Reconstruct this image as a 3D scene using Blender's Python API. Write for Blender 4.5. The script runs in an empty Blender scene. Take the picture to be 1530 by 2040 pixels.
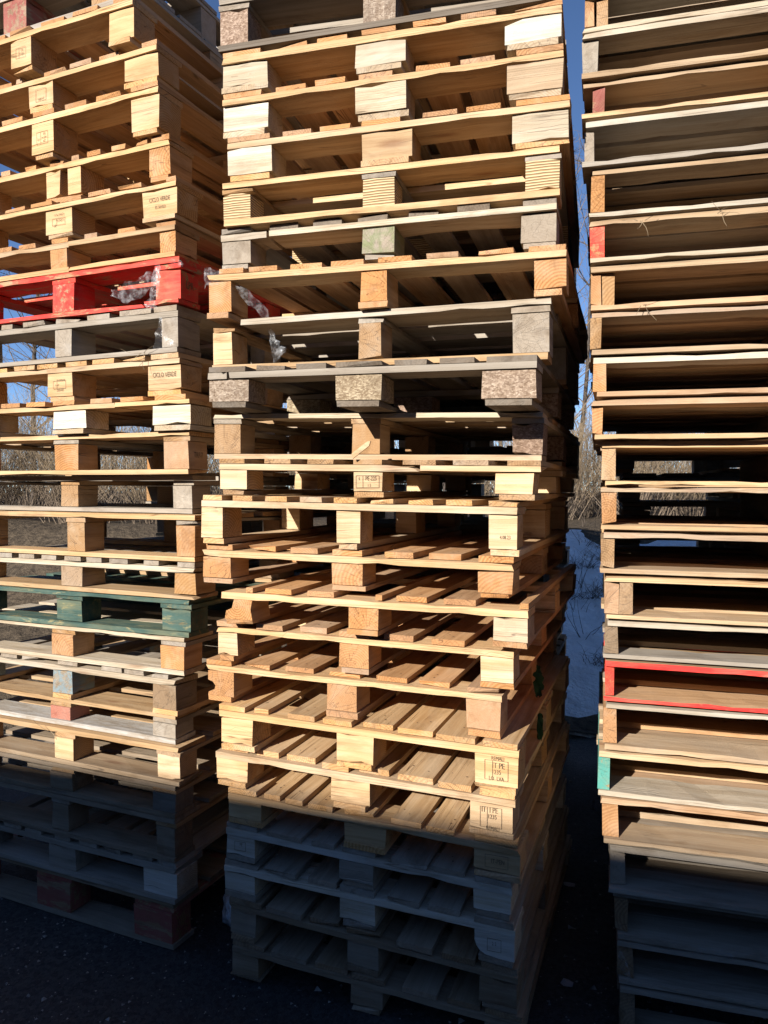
import bpy, math, random
from mathutils import Vector, Matrix, noise
R = math.radians
rng = random.Random(11)
scene = bpy.context.scene
col = scene.collection

# ------------------------------------------------------------------ camera
cam_d = bpy.data.cameras.new('camera'); cam = bpy.data.objects.new('camera', cam_d); col.objects.link(cam)
cam.location = (0, 0, 1.55); cam.rotation_euler = (R(90-1.685), 0, 0)
cam_d.sensor_fit = 'HORIZONTAL'; cam_d.sensor_width = 36; cam_d.lens = 36.0
cam_d.clip_start = .05; cam_d.clip_end = 2000
scene.camera = cam

# ------------------------------------------------------------------ sky and sun
SUN_EL, SUN_AZ = 24.0, 35.0          # light travels towards +Y turned 35 deg to +X
world = bpy.data.worlds.new('World'); scene.world = world; world.use_nodes = True
wn = world.node_tree.nodes; wl = world.node_tree.links
sky = wn.new('ShaderNodeTexSky'); sky.sky_type = 'NISHITA'; sky.sun_disc = False
sky.sun_elevation = R(SUN_EL); sky.sun_rotation = R(180+SUN_AZ); sky.altitude = 1200
sky.air_density = .65; sky.dust_density = 0.0; sky.ozone_density = 4.2
wn['Background'].inputs['Strength'].default_value = .078
wl.new(sky.outputs['Color'], wn['Background'].inputs['Color'])
sun_d = bpy.data.lights.new('sun', 'SUN'); sun = bpy.data.objects.new('sun', sun_d); col.objects.link(sun)
sun_d.energy = 5.0; sun_d.angle = R(.53); sun_d.color = (1, .94, .84)
travel = Vector((math.sin(R(SUN_AZ))*math.cos(R(SUN_EL)), math.cos(R(SUN_AZ))*math.cos(R(SUN_EL)), -math.sin(R(SUN_EL))))
sun.rotation_euler = travel.to_track_quat('-Z', 'Y').to_euler(); sun.location = (-6, -9, 8)
scene.view_settings.view_transform = 'Standard'; scene.view_settings.look = 'None'
scene.view_settings.exposure = 1.0; scene.view_settings.gamma = 1
scene.render.engine = 'CYCLES'
scene.cycles.use_denoising = True
scene.cycles.max_bounces = 10; scene.cycles.diffuse_bounces = 6; scene.cycles.transparent_max_bounces = 8

# ------------------------------------------------------------------ node helpers and materials
class G:
    def __init__(s, name):
        s.m = bpy.data.materials.new(name); s.m.use_nodes = True
        s.t = s.m.node_tree; s.n = s.t.nodes; s.l = s.t.links
        s.b = s.n['Principled BSDF']; s.out = s.n['Material Output']
    def new(s, typ, **kw):
        x = s.n.new(typ)
        for k, v in kw.items(): setattr(x, k, v)
        return x
    def put(s, sock, v):
        if isinstance(v, bpy.types.NodeSocket): s.l.new(v, sock)
        elif isinstance(v, (tuple, list)) and len(v) == 3 and sock.type == 'RGBA': sock.default_value = (*v, 1)
        else: sock.default_value = v
    def math(s, op, a, b=0.0, c=None, clamp=False):
        x = s.new('ShaderNodeMath', operation=op, use_clamp=clamp)
        s.put(x.inputs[0], a); s.put(x.inputs[1], b)
        if c is not None: s.put(x.inputs[2], c)
        return x.outputs[0]
    def vm(s, op, a, b=(0, 0, 0)):
        x = s.new('ShaderNodeVectorMath', operation=op)
        s.put(x.inputs[0], a); s.put(x.inputs[1], b)
        return x.outputs['Value'] if op in ('LENGTH', 'DOT_PRODUCT') else x.outputs[0]
    def mix(s, f, a, b, blend='MIX'):
        x = s.new('ShaderNodeMix', data_type='RGBA', blend_type=blend)
        s.put(x.inputs[0], f); s.put(x.inputs[6], a); s.put(x.inputs[7], b)
        return x.outputs[2]
    def ramp(s, v, lo, hi, a=0.0, b=1.0):
        x = s.new('ShaderNodeMapRange', clamp=True)
        for k, q in zip(range(5), (v, lo, hi, a, b)): s.put(x.inputs[k], q)
        return x.outputs[0]
    def noise(s, vec, scale, detail=3, rough=.55, dist=0.0):
        x = s.new('ShaderNodeTexNoise')
        s.put(x.inputs['Vector'], vec); s.put(x.inputs['Scale'], scale); s.put(x.inputs['Detail'], detail)
        s.put(x.inputs['Roughness'], rough); s.put(x.inputs['Distortion'], dist)
        return x.outputs[0]
    def bump(s, h, strength, dist):
        x = s.new('ShaderNodeBump'); s.put(x.inputs['Height'], h); s.put(x.inputs['Strength'], strength); s.put(x.inputs['Distance'], dist)
        s.l.new(x.outputs[0], s.b.inputs['Normal'])
    def coords(s):
        tc = s.new('ShaderNodeTexCoord'); oi = s.new('ShaderNodeObjectInfo'); s.oi = oi; s.raw = tc.outputs['Object']
        off = s.vm('MULTIPLY', s.combine(oi.outputs['Random'], oi.outputs['Random'], oi.outputs['Random']), (31.7, 47.3, 71.9))
        return s.vm('ADD', tc.outputs['Object'], off)
    def combine(s, x, y, z):
        c = s.new('ShaderNodeCombineXYZ'); s.put(c.inputs[0], x); s.put(c.inputs[1], y); s.put(c.inputs[2], z); return c.outputs[0]
    def done(s, colour, rough=.8, spec=.25):
        s.put(s.b.inputs['Base Color'], colour); s.put(s.b.inputs['Roughness'], rough); s.b.inputs['Specular IOR Level'].default_value = spec
        return s.m

def wood_nodes(g):
    """colour of raw wood: the object's colour is the wood tone, its alpha how far it has gone grey. Grain runs along local X."""
    P = g.coords(); base = g.oi.outputs['Color']; alpha = g.oi.outputs['Alpha']; rnd = g.oi.outputs['Random']
    grain = g.noise(g.vm('MULTIPLY', P, (1.6, 34, 34)), 1.0, 5, .62, .9)
    fine = g.noise(g.vm('MULTIPLY', P, (5, 210, 210)), 1.0, 2, .5)
    side = g.mix(g.ramp(grain, .30, .72), g.vm('MULTIPLY', base, (.66, .56, .44)), g.vm('MULTIPLY', base, (1.10, 1.10, 1.10)))
    side = g.mix(g.ramp(fine, .25, .8, .28, 0), side, g.vm('MULTIPLY', base, (.55, .45, .34)))
    # knots
    v = g.new('ShaderNodeTexVoronoi'); g.put(v.inputs['Vector'], g.vm('MULTIPLY', P, (3.2, 11.5, 11.5))); g.put(v.inputs['Scale'], 1.0)
    kd = g.math('ADD', v.outputs['Distance'], g.math('MULTIPLY', grain, .10))
    gate = g.math('GREATER_THAN', g.new_sep(v.outputs['Color']), .55)
    knot = g.math('MULTIPLY', g.ramp(kd, .13, .24, 1, 0), gate)
    side = g.mix(g.math('MULTIPLY', knot, .75), side, g.vm('MULTIPLY', base, (.40, .22, .12)))
    chk = g.noise(g.vm('MULTIPLY', P, (1.1, 42, 42)), 1.0, 1, .3)
    check = g.math('MULTIPLY', g.ramp(g.math('ABSOLUTE', g.math('SUBTRACT', chk, .5)), .003, .011, 1, 0), g.ramp(g.noise(P, 6, 2, .5), .50, .62))
    side = g.mix(g.math('MULTIPLY', check, .8), side, g.vm('MULTIPLY', base, (.20, .14, .09)))
    # end grain
    geo = g.new('ShaderNodeNewGeometry'); vt = g.new('ShaderNodeVectorTransform', vector_type='NORMAL', convert_from='WORLD', convert_to='OBJECT')
    g.l.new(geo.outputs['True Normal'], vt.inputs[0])
    sx = g.new('ShaderNodeSeparateXYZ'); g.l.new(vt.outputs[0], sx.inputs[0])
    isend = g.math('GREATER_THAN', g.math('ABSOLUTE', sx.outputs[0]), .8)
    r2 = g.math('FRACT', g.math('MULTIPLY', rnd, 17.3)); r3 = g.math('FRACT', g.math('MULTIPLY', rnd, 57.1))
    cen = g.combine(0.0, g.math('MULTIPLY', g.math('SUBTRACT', r2, .5), .13), g.math('MULTIPLY', g.math('SUBTRACT', r3, .75), .14))
    yz = g.vm('MULTIPLY', g.vm('SUBTRACT', g.raw, cen), (0, 1, 1))
    warp = g.noise(P, 14, 2, .5)
    dist = g.math('ADD', g.vm('LENGTH', yz), g.math('MULTIPLY', warp, .016))
    ring = g.math('MULTIPLY', g.math('SINE', g.math('MULTIPLY', dist, g.math('ADD', 560, g.math('MULTIPLY', r2, 620)))), g.math('ADD', .12, g.math('MULTIPLY', g.math('FRACT', g.math('MULTIPLY', rnd, 91.7)), .85)))
    speck = g.noise(g.vm('MULTIPLY', P, (1, 1, 1)), 240, 2, .6)
    endc = g.mix(g.ramp(ring, -.9, .9), g.vm('MULTIPLY', base, (.62, .45, .29)), g.vm('MULTIPLY', base, (.96, .84, .68)))
    endc = g.mix(g.ramp(speck, .35, .75, .35, 0), endc, g.vm('MULTIPLY', base, (.45, .33, .22)))
    # drying cracks radiate from the pith
    sy = g.new('ShaderNodeSeparateXYZ'); g.l.new(yz, sy.inputs[0])
    ang = g.math('ARCTAN2', sy.outputs[1], sy.outputs[2])
    crack = g.noise(g.combine(g.math('MULTIPLY', ang, 3.2), g.math('MULTIPLY', rnd, 40), g.math('MULTIPLY', dist, 9)), 1.6, 1, .4)
    crackm = g.math('MULTIPLY', g.ramp(g.math('ABSOLUTE', g.math('SUBTRACT', crack, .5)), .004, .016, 1, 0), g.math('GREATER_THAN', r3, .35))
    endc = g.mix(g.math('MULTIPLY', crackm, .7), endc, g.vm('MULTIPLY', base, (.18, .12, .08)))
    c = g.mix(isend, side, endc)
    # weathering and dirt
    patch = g.noise(P, 4.5, 4, .6, .4)
    c = g.mix(g.math('MULTIPLY', alpha, g.ramp(patch, .25, .65, .55, 1.0)), c, g.mix(grain, (.16, .135, .11), (.44, .39, .33)))
    bleach = g.noise(g.vm('MULTIPLY', P, (1.5, 5, 5)), 2.2, 4, .6, .3)
    c = g.mix(g.ramp(bleach, .50, .68, 0, .38), c, g.mix(grain, g.vm('MULTIPLY', base, (.80, .86, .98)), g.vm('ADD', g.vm('MULTIPLY', base, (.62, .66, .75)), (.22, .21, .19))))
    dirt = g.noise(g.vm('MULTIPLY', P, (2.5, 9, 9)), 1.5, 5, .68, .5)
    c = g.mix(g.ramp(dirt, .53, .72, 0, .58), c, g.vm('MULTIPLY', base, (.36, .29, .23)))
    h = g.math('ADD', g.math('MULTIPLY', grain, .6), g.math('MULTIPLY', fine, .5))
    h = g.math('SUBTRACT', g.math('SUBTRACT', g.math('ADD', h, g.math('MULTIPLY', speck, .5)), g.math('MULTIPLY', crackm, .8)), check)
    g.nz = sx.outputs[2]
    return c, h, P, patch
def new_sep(self, c):
    s = self.new('ShaderNodeSeparateColor'); self.l.new(c, s.inputs[0]); return s.outputs[0]
G.new_sep = new_sep

def make_wood():
    g = G('raw_wood'); c, h, P, _ = wood_nodes(g); g.bump(h, .55, .0022); return g.done(c, .78, .22)
def make_paint(name, tone, amount, lo=.50, hi=.56, edge=False):
    g = G(name); c, h, P, _ = wood_nodes(g)
    worn = g.noise(g.vm('MULTIPLY', P, (5, 20, 20)), 1.6, 6, .7, .3)
    t = g.mix(g.ramp(g.noise(P, 9, 4, .6), .3, .7), tone, tuple(v*1.45+.012 for v in tone))
    mask = g.math('MULTIPLY', g.ramp(worn, lo, hi, 1, 0), amount)
    if edge: mask = g.math('MULTIPLY', mask, g.math('LESS_THAN', g.math('ABSOLUTE', g.nz), .5))
    fade = g.mix(g.ramp(g.noise(g.vm('MULTIPLY', P, (3, 14, 14)), 2.0, 5, .65), .42, .75, 0, .45), t, c)
    g.bump(h, .55, .002)
    return g.done(g.mix(mask, c, fade), .7, .25)
def make_chip():
    g = G('chipboard'); P = g.coords()
    v = g.new('ShaderNodeTexVoronoi'); g.put(v.inputs['Vector'], g.vm('MULTIPLY', P, (1, 1, 1.6))); g.put(v.inputs['Scale'], 170)
    k = g.new_sep(v.outputs['Color']); n = g.noise(P, 60, 4, .7)
    c = g.mix(k, (.22, .165, .125), (.46, .39, .32)); c = g.mix(g.ramp(n, .35, .7), g.vm('MULTIPLY', c, (.6, .55, .5)), c)
    c = g.mix(g.ramp(g.noise(P, 11, 4, .6), .5, .75, 0, .55), c, (.17, .13, .10))
    c = g.mix(1.0, c, g.mix(.6, (1, 1, 1), g.vm('MULTIPLY', g.oi.outputs['Color'], (2.2, 2.2, 2.2))), 'MULTIPLY')
    g.bump(g.math('ADD', k, n), 1.0, .003); return g.done(c, .9, .15)
def make_lam():
    g = G('laminated_wood'); P = g.coords()
    sz = g.new('ShaderNodeSeparateXYZ'); g.l.new(P, sz.inputs[0])
    w = g.noise(g.vm('MULTIPLY', P, (6, 6, 30)), 1.0, 3, .6)
    s = g.math('SINE', g.math('ADD', g.math('MULTIPLY', sz.outputs[2], 840), g.math('MULTIPLY', w, 7)))
    fine = g.noise(g.vm('MULTIPLY', P, (30, 30, 420)), 1.0, 2, .6)
    c = g.mix(g.ramp(s, -.5, .7), (.36, .235, .12), (.72, .55, .33)); c = g.mix(g.ramp(fine, .3, .75, .4, 0), c, (.25, .16, .09))
    g.bump(g.math('ADD', s, fine), .8, .002); return g.done(c, .85, .2)
def make_flat(name, c, rough=.8, var=.25, scale=20, spec=.25, bump=.0):
    g = G(name); P = g.coords(); n = g.noise(P, scale, 5, .6)
    k = g.mix(g.ramp(n, .3, .7), tuple(v*(1-var) for v in c), tuple(min(1, v*(1+var)) for v in c))
    if bump: g.bump(n, .8, bump)
    return g.done(k, rough, spec)
def make_film():
    g = G('clear_film'); P = g.coords(); n = g.noise(P, 45, 4, .6)
    g.b.inputs['Roughness'].default_value = .18; g.put(g.b.inputs['Base Color'], (.82, .85, .90)); g.b.inputs['Specular IOR Level'].default_value = .9
    g.put(g.b.inputs['Alpha'], g.ramp(n, .45, .8, .02, .30)); g.bump(n, 1.0, .004); return g.m
MAT = dict(wood=make_wood(), chip=make_chip(), lam=make_lam(), film=make_film(),
    red=make_paint('worn_red_paint', (.46, .022, .018), .96, .55, .62), maroon=make_paint('dull_red_paint', (.20, .045, .04), .85),
    dgreen=make_paint('worn_dark_green_paint', (.024, .060, .054), .96, .58, .68), rededge=make_paint('red_painted_edge', (.52, .022, .018), 1.0, .60, .70, True), teal=make_paint('worn_teal_paint', (.05, .23, .20), .95, .58, .66),
    black=make_paint('worn_black_paint', (.014, .015, .018), .95, .58, .66), spray=make_paint('red_spray_paint', (.60, .03, .022), .9, .50, .60),
    blue=make_paint('blue_stain', (.10, .22, .30), .62, .46, .62), green=make_paint('moss_stain', (.10, .15, .04), .5, .44, .6),
    white=make_paint('worn_whitewash', (.42, .43, .44), .45, .44, .62), brightgreen=make_paint('worn_green_paint', (.05, .30, .12), .9, .5, .6),
    ink=make_flat('stamp_ink', (.13, .092, .058), .9), nail=make_flat('rusty_nail', (.07, .04, .03), .6), litter=make_flat('dull_litter', (.22, .23, .25), .8, .3), label=make_flat('paper_label', (.62, .60, .55), .8, .05),
    scrap=make_flat('green_plastic', (.035, .085, .03), .8, .3, 30), steel=make_flat('zinc_cladding', (.10, .105, .11), .5, .1, 3, .5))
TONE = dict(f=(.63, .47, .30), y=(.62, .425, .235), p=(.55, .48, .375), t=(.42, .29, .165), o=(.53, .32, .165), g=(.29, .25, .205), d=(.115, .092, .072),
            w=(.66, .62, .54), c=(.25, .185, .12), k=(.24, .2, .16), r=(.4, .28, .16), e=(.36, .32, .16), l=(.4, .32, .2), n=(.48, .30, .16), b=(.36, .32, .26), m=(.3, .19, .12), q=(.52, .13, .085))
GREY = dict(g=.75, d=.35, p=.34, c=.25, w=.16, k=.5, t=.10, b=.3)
PAINT = dict(r='red', e='dgreen', l='teal', k='black', n='spray', b='blue', m='maroon')

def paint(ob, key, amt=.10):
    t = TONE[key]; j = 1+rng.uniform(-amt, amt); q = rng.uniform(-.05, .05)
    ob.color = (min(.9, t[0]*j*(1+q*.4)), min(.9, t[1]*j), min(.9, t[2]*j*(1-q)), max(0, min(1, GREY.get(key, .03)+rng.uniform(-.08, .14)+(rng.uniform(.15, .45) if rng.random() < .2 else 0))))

# ------------------------------------------------------------------ object helpers
def link(name, mesh, parent=None, mat=None, loc=None, rot=None):
    ob = bpy.data.objects.new(name, mesh); col.objects.link(ob)
    if parent: ob.parent = parent
    if mat and mesh is not None and not mesh.materials: mesh.materials.append(mat)
    if loc is not None: ob.location = loc
    if rot is not None: ob.rotation_euler = rot
    return ob
def tag(ob, label, cat, group=None):
    ob['label'] = label; ob['category'] = cat
    if group: ob['group'] = group
    return ob
def mesh_of(name, verts, faces, smooth=False):
    me = bpy.data.meshes.new(name); me.from_pydata([tuple(v) for v in verts], [], faces); me.update()
    if smooth:
        for p in me.polygons: p.use_smooth = True
    return me

EPS = .0004
def slab(name, parent, org, u0, u1, d0, d1, zb, zt, axis, mat, key, n=3, jit=.0012, chip=.25, amt=.10, blk=False):
    """a sawn piece: u along the face, d away from the viewer, zb/zt give its lower and upper height along u. axis = direction of the grain."""
    uc, dc = (u0+u1)/2, (d0+d1)/2; zc = (zb(uc)+zt(uc))/2
    vs = []; along = (u0, u1) if axis == 'u' else (d0, d1)
    for i in range(n+1):
        s = along[0]+(along[1]-along[0])*i/n; ring = []
        for q, (a, b) in enumerate(((0, 0), (1, 0), (1, 1), (0, 1))):
            if axis == 'u': u, d = s, (d1-EPS if a else d0+EPS)
            else: d, u = s, (u0+EPS if a else u1-EPS)
            z = (zt(u)-EPS) if b else (zb(u)+EPS)
            ju = rng.uniform(-jit, jit); jd = rng.uniform(-jit, jit); jz = rng.uniform(-jit, 0)*(1 if b else -1)*.8
            if rng.random() < chip*.22:
                k = rng.uniform(.003, .008)*(.6 if n > 9 else 1)
                jz += -k if b else k
                if i in (0, n):
                    if blk: pass
                    elif axis == 'u': ju += k*1.6*(1 if i == 0 else -1)
                    else: jd += k*1.2*(1 if i == 0 else -1)
            u += ju; d += jd; z += jz
            ring.append((u-uc, d-dc, z-zc) if axis == 'u' else (d-dc, -(u-uc), z-zc))
        vs += ring
    fs = [(3, 2, 1, 0)]
    for i in range(n):
        a, b = i*4, i*4+4
        fs += [(a+k, a+(k+1) % 4, b+(k+1) % 4, b+k) for k in range(4)]
    e = n*4; fs.append((e, e+1, e+2, e+3))
    ob = link(name, mesh_of(name, vs, fs), parent, MAT[mat], (uc-org[0], dc-org[1], zc-org[2]), (0, 0, 0 if axis == 'u' else R(90)))
    paint(ob, key, amt); ob['half_depth'] = (d1-d0)/2; ob['half_width'] = (u1-u0)/2
    return ob
def prism(name, parent, org, poly, u0, u1, d0, d1, zb, zt, mat, key, axis='d'):
    """a block with a cut profile (poly in 0..1 across and up), grain running away from the viewer"""
    uc, dc = (u0+u1)/2, (d0+d1)/2; zc = (zb(uc)+zt(uc))/2; vs = []; m = len(poly)
    for d in (d0, d1):
        for a, b in poly:
            u = u0+(u1-u0)*a; z = zb(u)+(zt(u)-zb(u))*b
            vs.append((d-dc, -(u-uc), z-zc) if axis == 'd' else (u-uc, d-dc, z-zc))
    fs = [tuple(range(m)), tuple(range(2*m-1, m-1, -1))]+[(k, m+k, m+(k+1) % m, (k+1) % m) for k in range(m)]
    ob = link(name, mesh_of(name, vs, fs), parent, MAT[mat], (uc-org[0], dc-org[1], zc-org[2]), (0, 0, R(90) if axis == 'd' else 0))
    bm_fix(ob.data); paint(ob, key); ob['half_depth'] = (d1-d0)/2; ob['half_width'] = (u1-u0)/2
    return ob
def bm_fix(me):
    import bmesh
    b = bmesh.new(); b.from_mesh(me); bmesh.ops.recalc_face_normals(b, faces=b.faces); b.to_mesh(me); b.free()

_font_cache = {}
def text_mesh(lines, frame=None):
    """flat ink: text lines (string, size, x, z) and an optional thin frame (half width, half height[, divider x]) in the XZ plane facing -Y"""
    vs, fs = [], []
    for s, size, x, z in lines:
        if s not in _font_cache:
            cu = bpy.data.curves.new('ink', 'FONT'); cu.body = s; cu.align_x = 'CENTER'; cu.align_y = 'CENTER'; cu.size = 1; cu.resolution_u = 2
            o = bpy.data.objects.new('ink', cu); col.objects.link(o)
            dg = bpy.context.evaluated_depsgraph_get(); me = o.evaluated_get(dg).to_mesh()
            _font_cache[s] = ([v.co.copy() for v in me.vertices], [tuple(p.vertices) for p in me.polygons])
            bpy.data.objects.remove(o); bpy.data.curves.remove(cu)
        tv, tf = _font_cache[s]; b = len(vs)
        vs += [(x+v.x*size*.82, 0, z+v.y*size*1.15) for v in tv]; fs += [tuple(b+i for i in f) for f in tf]
    if frame:
        w, h = frame[0], frame[1]; k = .0011
        bars = [(-w, -h, w, -h+k), (-w, h-k, w, h), (-w, -h, -w+k, h), (w-k, -h, w, h)]
        if len(frame) > 2: bars.append((frame[2], -h, frame[2]+k, h))
        for x0, z0, x1, z1 in bars:
            b = len(vs); vs += [(x0, 0, z0), (x1, 0, z0), (x1, 0, z1), (x0, 0, z1)]; fs.append((b, b+1, b+2, b+3))
    return mesh_of('stamp', vs, fs)
def stamp(block, lines, frame=None, x=0, z=0, side=False):
    turned = abs(block.rotation_euler.z) > .1
    hd, hw = block['half_depth'], block['half_width']
    P = Vector((hw+.0022, x, z)) if side else Vector((x, -hd-.0022, z)); rz = R(90) if side else 0
    if turned: P = Matrix.Rotation(-R(90), 3, 'Z') @ P; rz -= R(90)
    return link('stamp', text_mesh(lines, frame), block, MAT['ink'], P, (0, 0, rz))

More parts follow.
